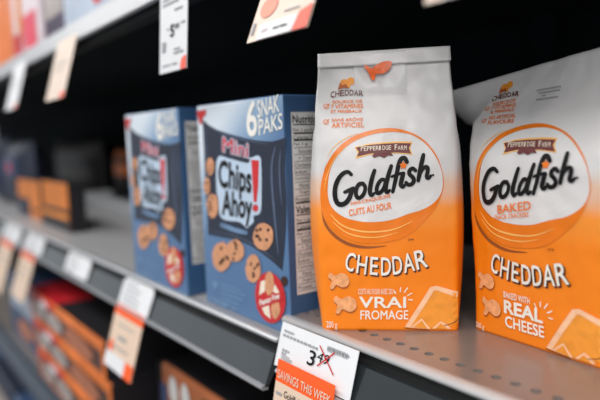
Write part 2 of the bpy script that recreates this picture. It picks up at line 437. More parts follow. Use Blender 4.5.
    for k in range(10):
        a = -math.pi/2 + k*math.pi/5; r = 4.2 if k % 2 == 0 else 2.4
        st.append((z(372,180)[0]+r*math.cos(a), z(372,180)[1]+r*math.sin(a)))
    add('star_dot', Art().poly(st), 'ink_orange', 6)
    t2 = Art()
    if fr:
        t2.text('MINI-CRAQUELINS', (351.5,205.2), (390.5,197), (351,201.4), 0.0150); t2.text('CUITS AU FOUR', (349.5,215), (391.5,207.6), (349,208.6), 0.0175)
    else:
        t2.text('BAKED', (354,213), (390,205.4), (353.4,205.4), 0.0150); t2.text('SNACK CRACKERS', (350.5,219.2), (388,212), (350,215), 0.0075)
    add('tagline_lettering', t2, 'ink_orange', 5)
    # flavour name, letters on a smile curve with a printed drop shade
    ch = [('C',344.5,353,251.5,269.5,6.5),('H',356.5,365.8,254.2,272.2,3.5),('E',370,377.3,255.6,273.2,1.5),('D',381.2,390.6,256,273.6,0),('D',393,402.2,254.6,272.4,-2.2),('A',404.2,414.6,252,270.2,-4.5),('R',416.8,427.4,248.6,266.8,-6.5)]
    lt = Art(); ls = Art()
    for c, xa, xb, yt, yb_, tl in ch:
        k = tl/18.0; d = (xb-xa)*k*0.9; lean = (yb_-yt)*k*0.55
        lt.text(c, (xa, yb_-d/2), (xb, yb_+d/2), (xa+lean, yt-d/2), 0.0120)
        ls.text(c, (xa+1.2, yb_-d/2+1.3), (xb+1.2, yb_+d/2+1.3), (xa+lean+1.2, yt-d/2+1.3), 0.0300)
    add('flavour_lettering_shade', ls, 'letter_shadow', 2); add('flavour_lettering', lt, 'ink_white', 4)
    tr = Art().text('TM', (407,239.6), (413,239), (407,237.6), 0.0100); add('trademark', tr, 'ink_brown', 5)
    # two crackers
    for cxx, cyy, r, k in ((340.5,279.5,9.0,0),(347,303.5,9.8,1)):
        f = closed([(cxx+r,cyy+0.5),(cxx+r*0.75,cyy-r*0.6),(cxx+r*0.1,cyy-r*0.85),(cxx-r*0.55,cyy-r*0.55),(cxx-r*1.1,cyy-r*0.85),(cxx-r*1.35,cyy-r*0.35),(cxx-r*0.95,cyy+r*0.1),(cxx-r*1.15,cyy+r*0.85),(cxx-r*0.8,cyy+r*0.95),(cxx-r*0.45,cyy+r*0.5),(cxx+r*0.2,cyy+r*0.75),(cxx+r*0.75,cyy+r*0.6)])
        add('cracker_picture_shade', Art().poly([(x+0.3, y+1.6) for x, y in f]), 'cracker_dark', 2)
        add('cracker_picture', Art().poly(f), 'cracker', 3)
    # claim
    c = Art()
    if fr:
        c.text('CUITS AU FOUR AVEC DU', (358.3,293.2), (393,292.8), (358.3,287.6), 0.0); c.text('VRAI', (359.5,306.6), (405.5,306.6), (359.5,295.6), 0.0200); c.text('FROMAGE', (360.5,318.6), (408,318.4), (360.5,309.4), 0.0110)
        add('weight_lettering', Art().text('200 g', (326.6,328.8), (337.4,329.2), (326.4,320.4), 0.0), 'ink_white', 5)
    else:
        c.text('BAKED WITH', (361,290.4), (389,291), (361,284.6), 0.0150); c.text('REAL', (361.5,304.6), (402,304.6), (361.5,293), 0.0350); c.text('CHEESE', (362,318), (403,318), (362,307.6), 0.0250)
        add('weight_lettering', Art().text('200 g', (326.6,328.6), (336.5,329), (326.4,322), 0.0), 'ink_white', 5)
    ry = Art()
    for (xa, ya, xb, yb_) in ((395.5,292.2,394,289.2),(400,290.4,400.2,286.2),(404.2,291,407.2,286.4),(407.2,294.4,411.4,292),(408.4,298.4,412,298.8)):
        ry.stroke([(xa, ya), (xb, yb_)], 1.1, False)
    add('claim_rays', ry, 'ink_white', 4)
    add('claim_lettering', c, 'ink_white', 4)
    # cheese block
    add('cheese_picture', Art().poly([(406,327),(431.5,286),(437,285),(458,291.5),(458.5,323),(446,327.5),(428,328)]), 'cheese', 2)
    add('cheese_rind_picture', Art().poly([(404.5,326.4),(430,286),(436.5,284.8),(458,291.5),(457.5,297),(436,289.4),(433.5,290),(410,327)]).poly([(410,327),(421.5,317.5),(430.5,328.6)]).poly([(432,328),(440.5,320.5),(446,323.5),(451,328.4)]), 'cheese_rind', 3)
    add('cheese_crumb_picture', Art().poly([(413.5,326.5),(421.5,319.6),(427,328)]).poly([(435,328),(440.5,322.6),(447,328)]), 'cheese', 4)
    add('cheese_crack', Art().stroke([(444,325),(450,323.5),(456,321),(458.4,319)], 0.7).stroke([(404.5,327.3),(414,328.4),(428,329.2)], 0.7), 'ink_brown', 4)
    # claims at the top left
    add('cheese_icon', Art().poly([(337,88.8),(340,79.5),(343.5,77.5),(345,79),(350,75.8),(353.8,77.4),(354,83),(350,84),(348.6,87.6),(343,87)]), 'cheese', 2)
    add('cheese_icon_shade', Art().poly([(337,88.8),(339.3,81.5),(341.5,84.5),(345,83),(348.6,87.6),(343,87)]), 'cracker_dark', 3)
    ic = Art()
    for i, q in enumerate('CHEDDAR'):
        x = 329.8+i*4.85; y = 97.2-1.6*math.sin(math.pi*(i+0.5)/7) - 0.25*i; k = (i-3)*0.25
        ic.text(q, (x, y+k*0.5*-1), (x+3.9, y-k*-0.5+k*-0.0), (x, y-5.8), 0.0250)
    add('flavour_note', ic, 'ink_brown', 2)
    tt = Art()
    if fr: rows = [('SOURCE DE',331.5,362,103,100),('7 VITAMINES',330.5,363,108.4,104.2),('ET MINÉRAUX',330.5,362,113,109.2),('SANS ARÔME',331.5,363,121.6,117.6),('ARTIFICIEL',331.5,364,127.8,122.8)]
    else: rows = [('SOURCE OF',332,360,103,98.8),('7 VITAMINS',331,361,108.4,104),('& MINERALS',332,360,113.4,109.4),('NO ARTIFICIAL',331.5,364,121,116.4),('FLAVOURS',331.5,363,127,122.4)]
    for q, xa, xb, yb_, yt in rows: tt.text(q, (xa, yb_), (xb, yb_-0.7), (xa, yt), 0.0175)
    for yy in (106, 122):
        tt.ring([(325.6+2.9*math.cos(i*0.314), yy+2.7*math.sin(i*0.314)) for i in range(20)], [(325.6+2.3*math.cos(i*0.314), yy+2.1*math.sin(i*0.314)) for i in range(20)])
        tt.stroke([(324.3,yy),(325.4,yy+1.3),(328.6,yy-2.8)], 0.8, False)
    add('claims_lettering', tt, 'ink_orange', 2)
    if not fr:
        dd = Art()
        for r, (xa, xb) in enumerate(((383,410),(385,408),(390,395),(384,407))):
            x = xa
            while x < xb: dd.rect(x, 92+r*3.4, x+1.5, 93.7+r*3.4); x += 2.5
        add('date_stamp', dd, 'dots', 2)
    return L
def cracker_bag(fr, label, base, rz, seed):
    t = thing('cracker_bag', label, 'bag', base, rz, 'orange and white cracker bags')
    b = Bag('fr' if fr else 'en', seed)
    b.body('bag_body', t, 'bag_body')
    for name, art, m_, layer in goldfish_art(fr):
        lay(name, art, m_, t, b.surf, layer, 0.035, None if fr else (lambda x, z: x > b.xl(z)+0.004))
    # marks on the right side panel
    sm = Art()
    for k in range(16):
        zz = 0.98-k*0.033; sm.rect(0.10, zz, 0.16+0.05*random.random(), zz+0.012)
    lay('side_lettering', sm, 'dots', t, lambda y, z, l: (b.xr(z) + 0.036*math.sin(math.pi*max(0, min(1, z/1.08)))**0.6*math.sin(math.pi*min(1,(y)/0.32))**0.7+0.002, b.fy(1, z)+y*(b.yb(z)-b.fy(1, z))/0.34, z), 0)
    return t, b
angA = math.atan2(AE[1], AE[0])
bagA, bA = cracker_bag(True, 'upright cracker bag facing the camera with French print and folded top', AO, angA, 3.1)
# folded-over top of the front bag, its clear seal and the fish emblem
def strip(name, mname, parent, z0, z1, x0, x1, off, thick, wob=0.004, n=40, mrows=6):
    bm = bmesh.new(); g = []
    for side in (0, 1):
        rws = []
        for i in range(mrows+1):
            z = z0+(z1-z0)*i/mrows; row = []
            for j in range(n+1):
                x = x0+(x1-x0)*j/n
                p = bA.surf(x, z)
                y = p[1] - off*(0.35+0.65*(1-i/mrows)) - wob*noise.noise(Vector((x*9, z*6, 2.2))) + side*thick
                row.append(bm.verts.new((x, y, p[2])))
            rws.append(row)
        g.append(rws)
    for rws in g:
        for i in range(mrows):
            for j in range(n): bm.faces.new((rws[i][j], rws[i][j+1], rws[i+1][j+1], rws[i+1][j]))
    for i in range(mrows):
        for j in (0, n): bm.faces.new((g[0][i][j], g[0][i+1][j], g[1][i+1][j], g[1][i][j]))
    for j in range(n):
        for i in (0, mrows): bm.faces.new((g[0][i][j], g[0][i][j+1], g[1][i][j+1], g[1][i][j]))
    return finish(name, bm, mname, parent, True)
strip('folded_top', 'bag_white', bagA, 1.345, 1.418, bA.xl(1.4)-0.002, bA.xr(1.42)+0.004, 0.020, 0.006)
strip('clear_seal', 'tape', bagA, 1.205, 1.41, 0.195, 0.455, 0.028, 0.003, 0.002)
def seal_surf(x, z, layer):
    p = bA.surf(x, z); f = (z-1.205)/0.205
    return (x, p[1]-0.034+0.012*max(0, min(1, f))-0.0015*layer, p[2])
em = [(392,61),(388.5,60),(382,61),(376,64),(371.5,67),(366,64),(364,65.6),(367.6,70.6),(370.5,77),(372.6,80),(375,78.4),(376,73.4),(382,73.4),(388,70.4),(391.4,65.6)]
lay('fish_emblem', Art().poly(closed(em, 3)).mapped(PA), 'emblem', bagA, seal_surf, 1, 0.03)
CO = (-1.741-0.042*0.996, 2.435+0.042*0.086, -1.0)
bagC, bC = cracker_bag(False, 'cracker bag at the right edge with English print and slumped top', CO, math.radians(-4.9), 8.4)

# ------------------------------------------------------------------ cookie boxes
BW, BH, BD = 1.0, 1.358, 0.46
BO = (-3.597, 1.877, -1.125)
PB = plane_coords(BO, (1, 0, 0))
mx = 1/(BH*U)
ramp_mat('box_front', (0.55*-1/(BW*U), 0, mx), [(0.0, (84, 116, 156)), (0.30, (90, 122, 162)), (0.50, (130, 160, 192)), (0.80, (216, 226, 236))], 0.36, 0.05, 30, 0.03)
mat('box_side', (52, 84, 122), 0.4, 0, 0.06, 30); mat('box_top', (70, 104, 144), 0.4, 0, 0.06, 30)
def cookie(cx, cy, rx, ry, seed):
    rnd = random.Random(seed); n = 18
    a = Art().poly([(cx+rx*(1+0.06*rnd.uniform(-1, 1))*math.cos(2*math.pi*i/n), cy+ry*(1+0.06*rnd.uniform(-1, 1))*math.sin(2*math.pi*i/n)) for i in range(n)])
    c = Art()
    for k in range(7):
        q = rnd.uniform(0, 6.28); r = math.sqrt(rnd.random())*0.75
        c.disc((cx+rx*r*math.cos(q), cy+ry*r*math.sin(q)), rx*0.15, ry*0.13, 0, 7)
    return a, c
def make_cookie_box():
    t = thing('cookie_box', 'x', 'box', BO, 0, 'blue cookie boxes')
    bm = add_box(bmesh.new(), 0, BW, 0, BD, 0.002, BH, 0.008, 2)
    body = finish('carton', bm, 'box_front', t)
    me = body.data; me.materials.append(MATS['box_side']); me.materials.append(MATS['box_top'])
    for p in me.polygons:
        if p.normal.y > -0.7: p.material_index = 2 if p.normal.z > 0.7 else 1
    surf = lambda x, z, l: (x, -0.0010-0.0014*l, z)
    def add(name, art, m_, layer): return lay(name, art.mapped(PB), m_, t, surf, layer)
    # pouch picture
    pouch = [(203,119.5),(209,125),(217,129.5),(230,134),(245,138),(258,140.6),(272,141.6),(280,139.6),(286.2,137),(285.4,150),(285,170),(286.6,200),(286.4,225),(284.6,250),(282.6,270.5),(274,262.5),(262,253),(250,245),(236,239.6),(220,236.8),(208.6,234.4),(206.4,200),(204.6,160)]
    add('pouch_picture', Art().poly(pouch), 'navy', 1)
    hl = Art().stroke([(281.4,150),(280,165),(280.6,185),(282.4,205)], 1.6, taper=(0.2,1.5,0.2)).stroke([(209,126),(222,133),(245,140),(268,144)], 1.4, taper=(0.2,1.4,0.2)).stroke([(206,128),(207.6,170),(208.6,226)], 1.2, taper=(0.2,1.4,0.2)).stroke([(212,231),(236,236),(256,245.6),(276,260)], 1.2, taper=(0.2,1.4,0.2)).stroke([(276,146),(272,170),(275,215),(279,255)], 2.4, taper=(0.2,1.4,0.2))
    add('pouch_highlight', hl, 'navy_light', 2)
    # logo: pale backing, dark letters, red mark
    bkA = Art(); dk = Art()
    for q, bl, br, tl in (('Chips', (219.6,194.4), (252,200.6), (219.6,160.2)), ('Ahoy', (223.2,221.6), (252.6,226.4), (223.2,190.4))):
        bkA.text(q, bl, br, tl, 0.075); dk.text(q, bl, br, tl, 0.032)
    bang = [(252.2,159.6),(259.8,160.4),(259.2,186),(257.4,202),(254.6,202)]
    cb = (256.2, 190)
    bkA.poly([(cb[0]+(x-cb[0])*1.55, cb[1]+(y-cb[1])*1.07) for x, y in bang]).disc((256.4,208.4), 4.8, 5.6)
    add('logo_backing', Art().poly(closed([(218,158),(230,158.6),(248,163),(252,158),(261,158),(262,190),(261,212),(254,216),(254,222),(247,227),(240,222),(222,218),(219,200),(217,188)])), 'print_pale_blue', 2)
    add('logo_outline', bkA, 'print_pale_blue', 3)
    add('logo_lettering', dk, 'ink_black', 4)
    add('logo_exclamation', Art().poly(bang).disc((256.4,208), 2.9, 3.8), 'ink_red', 4)
    mb = Art().text('Mini', (223.6,151.4), (249,157.6), (223.6,137), 0.06); mr = Art().text('Mini', (223.6,151.4), (249,157.6), (223.6,137), 0.014)
    add('mini_outline', mb, 'print_pale_blue', 3); add('mini_lettering', mr, 'ink_red', 4)
    add('logo_subline', Art().stroke([(223,225),(235,229.6),(246,232.6)], 4.4), 'print_blue', 3)
    # six snak paks
    s6 = Art().text('6', (247.6,136.4), (257.4,135.6), (247.2,101.6), 0.02)
    s6.text('SNAK', (258,118.4), (279.6,111.4), (257.6,101), 0.012); s6.text('PAKS', (259.4,135.4), (283,128.6), (259,119.4), 0.012)
    add('count_lettering', s6, 'ink_white', 2)
    add('corner_mark', Art().poly([(197,111),(206.6,109.6),(206,115),(203,118),(202.4,124),(200,124)]), 'ink_red', 2)
    # cookies
    for k, (cx, cy, rx, ry) in enumerate(((211,166.5,4.2,8.6),(207.8,186,3.4,8.6),(213.4,205.4,6,12.4),(222.4,256.4,9.4,14.6),(236,250.6,8.8,11.4),(264,236,10,14),(254,268.4,7.6,14))):
        a, c = cookie(cx, cy, rx, ry, 30+k)
        p = add('cookie_picture', a, 'cookie', 4)
        ch = lay('chip_print', c.mapped(PB), 'chip', p, surf, 5)
    add('nugget_picture', Art().disc((285,281), 3.4, 5), 'chip', 4)
    # red badge
    add('badge', Art().disc((271.4,297.4), 15, 25.6, -0.12, 28), 'ink_red', 5)
    bp = Art().poly([(262,281),(267,279.6),(266,291),(260.4,295)]).poly([(276,283.6),(280.6,292),(281,296),(274,291)]).poly([(262.4,306),(270,303.6),(272,318.6),(266,314)])
    add('badge_field', bp, 'cream', 6)
    a, c = cookie(270.4, 283, 4.6, 12, 77); add('badge_cookie_picture', a, 'cookie', 6)
    a, c = cookie(276.8, 309, 4.4, 9.6, 78); add('badge_cookie_picture', a, 'cookie', 6)
    add('badge_band', Art().poly([(257.4,300.6),(284,291),(284.4,299.6),(258.6,309)]), 'ink_red', 7)
    add('badge_lettering', Art().text('Peanut Free', (261.6,305.4), (281,297.8), (261.4,299.8), 0.03), 'ink_white', 8)
    # small copy
    sc_ = Art()
    for k, (xa, xb) in enumerate(((221,241),(221,246),(221,244),(221,239))): sc_.stroke([(xa,283.4+k*4.6),(xb,290.6+k*4.8)], 1.3, False)
    sc_.poly([(212.4,280.4),(219,282.6),(216,290.6)])
    add('small_copy', sc_, 'print_blue', 2)
    add('weight_copy', Art().stroke([(212.6,298.6),(219,301.4)], 4.4, False).stroke([(222,303.2),(229,306)], 4.0, False).stroke([(231,307),(236,309)], 4.0, False), 'print_blue', 2)
    # right side: nutrition table
    ss = lambda y, z, l: (BW+0.0010+0.0012*l, y, z)
    PX = lambda y, z: (y, z)
    lay('nutrition_panel', Art().rect(0.05, 0.235, 0.40, 1.265), 'panel_paper', t, ss, 1)
    tb = Art()
    def row(st, z, h, x=0.09, x1=None, bold=0.0):
        tb.text(st, (x, z), (x1 or x+0.028*len(st)*h/0.045, z), (x, z+h), bold)
    for z0, hd in ((1.205, 'Nutrition Facts'), (0.70, 'Valeur nutritive')):
        tb.rect(0.062, z0-0.012, 0.39, z0-0.006); row(hd, z0, 0.042, 0.06, 0.385, 0.02)
        for k, q in enumerate(('Per 1 package', 'Calories 100', 'Fat 1 g', 'Saturated', '+ Trans', 'Cholesterol', 'Sodium', 'Carbohydrate', 'Fibre', 'Sugars', 'Protein')):
            zz = z0-0.052-k*0.0385
            row(q, zz, 0.022, 0.062 + (0.03 if k in (3, 4, 8, 9) else 0)); tb.rect(0.062, zz-0.009, 0.39, zz-0.006 + (0.006 if k in (0, 1) else 0))
    tb.rect(0.062, 0.755, 0.39, 0.765)
    lay('nutrition_lettering', tb, 'ink_black', t, ss, 2)
    sw = Art().rect(0.20, 0.06, 0.36, 0.10).rect(0.20, 0.13, 0.34, 0.145).rect(0.20, 0.16, 0.36, 0.175)
    lay('side_copy', sw, 'print_blue', t, ss, 1)
    # closing flap seam on top
    finish('top_flap', add_box(bmesh.new(), 0.01, BW-0.01, 0.008, BD*0.62, BH-0.001, BH+0.004), 'box_top', t)
    return t
def copy_tree(o, parent=None):
    c = o.copy(); COL.objects.link(c); c.parent = parent
    for ch in o.children: copy_tree(ch, c)
    return c
boxA = make_cookie_box(); boxA['label'] = 'sharper blue cookie box standing right beside the front cracker bag'
boxB = copy_tree(boxA); boxB.location = W((-4.80, 1.835, -1.125)); boxB['label'] = 'more blurred blue cookie box standing farther left on the shelf'

# ------------------------------------------------------------------ price tags
def tag_surface(y0, z0, tilt, curl=0.0):
    """card hanging from (y0, z0); v measured down the card; tilt leans its foot into the aisle"""
    def fn(x, v, layer=0):
        a = tilt
        return (x, -math.sin(a)*v - 0.003*layer*math.cos(a) - curl*v*v, -math.cos(a)*v + 0.003*layer*math.sin(a))
    return fn
def card(name, parent, fn, pts_w, pts_h, m_, layer=0, skew=0.0, thick=0.004, v0=0.0, x0=0.0, rnd=0.0):
    bm = bmesh.new(); n = 8; A = []; B = []
    for i in range(n+1):
        v = v0 + pts_h*i/n
        ins = 0.0
        if rnd: 
            e = min(v-v0, v0+pts_h-v); ins = rnd - math.sqrt(max(0, rnd*rnd-(rnd-min(e, rnd))**2))
        A.append([bm.verts.new(fn(x0+ins+skew*v, v, layer)), bm.verts.new(fn(x0+pts_w-ins+skew*v, v, layer))])
        p, q = fn(x0+ins+skew*v, v, layer), fn(x0+pts_w-ins+skew*v, v, layer)
        B.append([bm.verts.new((p[0], p[1]+thick, p[2])), bm.verts.new((q[0], q[1]+thick, q[2]))])
    for i in range(n):
        bm.faces.new((A[i][0], A[i][1], A[i+1][1], A[i+1][0])); bm.faces.new((B[i][0], B[i+1][0], B[i+1][1], B[i][1]))
        for k in (0, 1): bm.faces.new((A[i][k], A[i+1][k], B[i+1][k], B[i][k]))
    for i in (0, n): bm.faces.new((A[i][0], A[i][1], B[i][1], B[i][0]))
    return finish(name, bm, m_, parent)
def print_on(name, art, m_, parent, fn, layer, skew=0.0):
    return lay(name, art.mapped(lambda x, v: (x+skew*v, v)), m_, parent, lambda x, v, l: fn(x, v, l), layer, 0.1)
TILT = 0.375
# --- front white price tag and the sale tag tucked over its foot
t = thing('price_tag', 'sharp white price tag reading 3.49 crossed out in red', 'price tag', (-2.575, 1.806, -1.012), 0, 'white price tags')
fn = tag_surface(0, 0, 0.30); w_, h_ = 0.615, 0.238
card('card', t, fn, w_, h_, 'tag_white', 0)
a = Art().text('3', (0.268,0.158), (0.322,0.158), (0.276,0.082), 0.012).text('49', (0.334,0.122), (0.424,0.122), (0.345,0.072), 0.0)
print_on('price_lettering', a, 'ink_black', t, fn, 1.5)
g = Art()
for (xa, v, xb) in ((0.035,0.034,0.12),(0.03,0.058,0.33),(0.40,0.034,0.56),(0.05,0.135,0.11),(0.05,0.152,0.085)):
    x = xa
    while x < xb: l = random.uniform(0.012, 0.035); g.rect(x, v, min(x+l, xb), v+0.013); x += l+0.008
for k in range(14): g.rect(0.40+k*0.011, 0.028, 0.404+k*0.011+random.random()*0.003, 0.056)
for k in range(6): g.rect(0.05, 0.168+k*0.009, 0.14+random.uniform(-0.02, 0.02), 0.172+k*0.009)
print_on('small_print', g, 'tag_grey', t, fn, 1.5)
print_on('red_cross', Art().stroke([(0.347,0.045),(0.478,0.15)], 0.0075, False).stroke([(0.355,0.142),(0.46,0.05)], 0.0075, False), 'ink_red', t, fn, 2.5)
t = thing('sale_tag', 'orange and beige sale tag reading SAVINGS THIS WEEK under the crossed-out price', 'sale tag', (-2.497, 1.712, -1.177), 0, 'orange sale tags')
fn = tag_surface(0, 0, 0.20); w_ = 0.465
card('orange_header', t, fn, w_, 0.115, 'tag_orange', 0)
card('beige_body', t, fn, w_, 0.42, 'tag_beige', 0, v0=0.115)
print_on('header_lettering', Art().text('SAVINGS THIS WEEK', (0.018,0.094), (0.45,0.098), (0.018,0.05), 0.012), 'tag_beige', t, fn, 1.5)
print_on('product_lettering', Art().text('Goldfish Crackers', (0.09,0.178), (0.40,0.186), (0.09,0.142), 0.0), 'ink_black', t, fn, 1.5)
print_on('body_mark', Art().rect(0.02, 0.165, 0.07, 0.18).rect(0.10, 0.25, 0.36, 0.26).rect(0.10, 0.29, 0.30, 0.30), 'tag_grey', t, fn, 1.5)
# --- tags of the cookie shelf
def rail_tag(x, wd, label, cap=0.24, seed=1, mark=None):
    t = thing('price_tag', label, 'price tag', (x, 1.792, -1.155), 0, 'white price tags'); fn = tag_surface(0, 0, TILT)
    card('card', t, fn, wd, cap, 'tag_white', 0, rnd=0.04)
    rnd = random.Random(seed); g = Art()
    for k in range(5): g.rect(wd*0.12, 0.03+k*0.04, wd*rnd.uniform(0.4, 0.85), 0.042+k*0.04)
    print_on('small_print', g, 'tag_grey', t, fn, 1.5)
def rail_sale(x, wd, ln, label, skew=0.0, foot=False):
    t = thing('sale_tag', label, 'sale tag', (x, 1.705, -1.37), 0, 'orange sale tags'); fn = tag_surface(0, 0, 0.30)
    card('orange_header', t, fn, wd, 0.085, 'tag_orange', 0, skew)
    card('beige_body', t, fn, wd, ln-0.085, 'tag_beige', 0, skew, v0=0.085)
    print_on('body_mark', Art().rect(wd*0.3, 0.24, wd*0.62, 0.27).rect(wd*0.18, 0.33, wd*0.75, 0.345).rect(wd*0.2, 0.15, wd*0.8, 0.16), 'tag_grey', t, fn, 1.5, skew)
    if foot:
        print_on('foot_print', Art().rect(0.0, ln-0.12, wd*0.72, ln), 'tag_white', t, fn, 1.0, skew)
        print_on('foot_mark', Art().rect(wd*0.72, ln-0.12, wd, ln), 'tag_orange', t, fn, 1.0, skew)
        print_on('side_mark', Art().disc((wd*0.12, ln-0.17), 0.05, 0.05), 'tag_orange', t, fn, 1.0, skew)
rail_tag(-4.92, 0.63, 'white price tag on the rail below the blurred cookie box', 0.25, 3)
rail_sale(-4.93, 0.60, 0.52, 'long orange and beige sale tag hanging below the blurred cookie box', 0.02, True)
rail_tag(-6.58, 0.76, 'lone white price tag without a sale tag, left of the cookie boxes', 0.21, 4)
rail_tag(-8.50, 0.90, 'white price tag on the rail, second from the left edge', 0.22, 5)
rail_sale(-8.52, 0.72, 0.62, 'beige sale tag hanging on the rail, second from the left edge', -0.05)
rail_tag(-9.90, 1.05, 'white price tag on the rail nearest the left edge', 0.22, 6)
rail_sale(-9.92, 0.85, 0.75, 'beige sale tag hanging on the rail nearest the left edge', -0.05)
# --- tags hanging from the upper rail
def upper_tag(x, wd, ln, label, m_, tilt, skew, z=1.0, kind='plain'):
    t = thing('shelf_tag', label, 'price tag', (x, 1.655, z), 0, 'long tags on the upper rail'); fn = tag_surface(0, 0, tilt)
    card('card', t, fn, wd, ln, m_, 0, skew)
    P = lambda n_, a_, mm, l=1.5: print_on(n_, a_, mm, t, fn, l, skew)
    if kind == 'price':
        P('price_lettering', Art().text('5', (wd*0.42, ln*0.62), (wd*0.55, ln*0.62), (wd*0.42, ln*0.50), 0.03).text('00', (wd*0.58, ln*0.555), (wd*0.74, ln*0.555), (wd*0.58, ln*0.5), 0.01), 'ink_black')
        g = Art().rect(wd*0.30, ln*0.52, wd*0.36, ln*0.545)
        for k, (a0, a1, v) in enumerate(((0.1,0.9,0.2),(0.1,0.7,0.25),(0.55,0.85,0.34),(0.8,0.95,0.5),(0.55,0.78,0.76),(0.55,0.9,0.8),(0.1,0.25,0.66),(0.1,0.27,0.69),(0.1,0.25,0.72),(0.1,0.25,0.75))): g.rect(wd*a0, ln*v, wd*a1, ln*v+0.010)
        P('small_print', g, 'tag_grey')
        P('foot_lettering', Art().rect(wd*0.12, ln*0.915, wd*0.42, ln*0.93).rect(wd*0.48, ln*0.915, wd*0.68, ln*0.93), 'tag_grey')
        P('foot_mark', Art().poly([(wd*0.80, ln), (wd, ln), (wd, ln*0.86), (wd*0.86, ln*0.88), (wd*0.8, ln*0.93)]), 'coral')
    elif kind == 'promo':
        P('promo_badge', Art().disc((wd*0.24, ln*0.76), 0.062, 0.050), 'coral_light')
        P('foot_band', Art().rect(wd*0.18, ln*0.885, wd*0.80, ln), 'tag_white')
        P('foot_mark', Art().poly([(wd*0.76, ln), (wd, ln), (wd, ln*0.84), (wd*0.83, ln*0.87)]), 'coral')
        P('foot_lettering', Art().rect(wd*0.44, ln*0.935, wd*0.54, ln*0.955).rect(wd*0.56, ln*0.935, wd*0.68, ln*0.955).rect(wd*0.545, ln*0.935, wd*0.552, ln*0.955), 'ink_black')
        P('foot_copy', Art().rect(wd*0.24, ln*0.93, wd*0.36, ln*0.96), 'coral_light')
        [P('small_print', Art().rect(*(wd*a0, ln*b0, wd*a1, ln*b1)), 'tag_grey') for a0, b0, a1, b1 in ((0.5,0.72,0.9,0.735),(0.04,0.86,0.09,0.95),(0.55,0.83,0.8,0.84))]
    else:
        P('foot_mark', Art().rect(wd*0.78, ln*0.9, wd, ln), 'coral'); P('small_print', Art().rect(wd*0.2, ln*0.4, wd*0.8, ln*0.42), 'tag_grey'); P('small_print', Art().rect(wd*0.2, ln*0.5, wd*0.6, ln*0.52), 'tag_grey')
mat('coral', (240, 106, 88), 0.5); mat('coral_light', (240, 150, 128), 0.5); mat('tag_cream', (224, 205, 190), 0.5, 0, 0.03, 60)
upper_tag(-3.57, 0.385, 0.56, 'white hanging tag with the price 5 above the right cookie box', 'tag_white', 0.03, -0.10, kind='price')
upper_tag(-2.20, 0.425, 0.635, 'beige hanging tag with coral badge, upper centre', 'tag_cream', 0.40, 0.0, z=1.0, kind='promo')
upper_tag(-1.19, 0.41, 0.672, 'beige hanging tag cut off by the top edge above the bags', 'tag_cream', 0.40, 0.0, z=1.0, kind='promo')
upper_tag(-5.92, 0.60, 0.58, 'cream tag hanging from the upper rail, second from the left edge', 'tag_cream', 0.27, -0.02, z=0.98)
upper_tag(-7.80, 0.60, 0.56, 'white tag hanging from the upper rail nearest the left edge', 'tag_white', 0.27, -0.02, z=0.98)

# ------------------------------------------------------------------ blurred products farther along
def pouch_pack(name, label, cat, base, wd, dp, ht, mname, panels, group=None, rz=0.0):
    """soft pack with crimped ends; panels = (x0,z0,x1,z1,material,name) printed on its front"""
    t = thing(name, label, cat, base, rz, group); bm = bmesh.new(); nx, nz = 16, 14; fr = []; bkk = []
    puff = lambda a, b: (max(0, 1-abs(2*a-1)**4)*max(0, 1-abs(2*b-1)**4))
    for i in range(nz+1):
        b = i/nz; r1 = []; r2 = []
        for j in range(nx+1):
            a = j/nx; q = puff(a, b)*dp/2 + 0.006
            r1.append(bm.verts.new((a*wd, dp/2-q, b*ht))); r2.append(bm.verts.new((a*wd, dp/2+q, b*ht)))
        fr.append(r1); bkk.append(r2)
    for i in range(nz):
        for j in range(nx):
            bm.faces.new((fr[i][j], fr[i][j+1], fr[i+1][j+1], fr[i+1][j])); bm.faces.new((bkk[i][j], bkk[i+1][j], bkk[i+1][j+1], bkk[i][j+1]))
        for k in (0, nx): bm.faces.new((fr[i][k], fr[i+1][k], bkk[i+1][k], bkk[i][k]))
    for j in range(nx):
        for k in (0, nz): bm.faces.new((fr[k][j], bkk[k][j], bkk[k][j+1], fr[k][j+1]))
    finish('pouch', bm, mname, t, True)
    for k, (x0, z0, x1, z1, mm, nn) in enumerate(panels):
        lay(nn, Art().poly(closed([(x0*wd,z0*ht),((x0+x1)/2*wd,z0*ht),(x1*wd,z0*ht),(x1*wd,(z0+z1)/2*ht),(x1*wd,z1*ht),((x0+x1)/2*wd,z1*ht),(x0*wd,z1*ht),(x0*wd,(z0+z1)/2*ht)], 3)), mm, t,
            lambda x, z, l: (x, dp/2-(puff(x/wd, z/ht)*dp/2+0.006)-0.006*l, z), k+1, wd/10)
    return t
def carton(name, label, cat, base, wd, dp, ht, mname, panels, group=None, rz=0.0, lid=None, end=None):
    t = thing(name, label, cat, base, rz, group)
    if end: finish('end_panel', add_box(bmesh.new(), wd-0.002, wd+0.01, 0.005, dp, 0.0, ht+0.002), end, t)
    finish('carton', add_box(bmesh.new(), 0, wd, 0, dp, 0.002, ht, min(wd, ht)*0.03), mname, t)
    if lid == 'p_dark' and name == 'cookie_pack': finish('title_panel', add_box(bmesh.new(), wd*0.02, wd*0.42, dp*0.01, dp*0.6, ht+0.0, ht+0.018), 'p_red', t)
    if lid: finish('top_panel', add_box(bmesh.new(), wd*0.01, wd+0.002, dp*0.03, dp*0.99, ht-0.002, ht+0.012), lid, t)
    for k, (x0, z0, x1, z1, mm, nn, sh) in enumerate(panels):
        a = Art()
        if sh == 'oval': a.disc(((x0+x1)/2*wd, (z0+z1)/2*ht), (x1-x0)/2*wd, (z1-z0)/2*ht)
        else: a.rect(x0*wd, z0*ht, x1*wd, z1*ht)
        lay(nn, a, mm, t, lambda x, z, l: (x, -0.003-0.004*l, z), k)
    return t
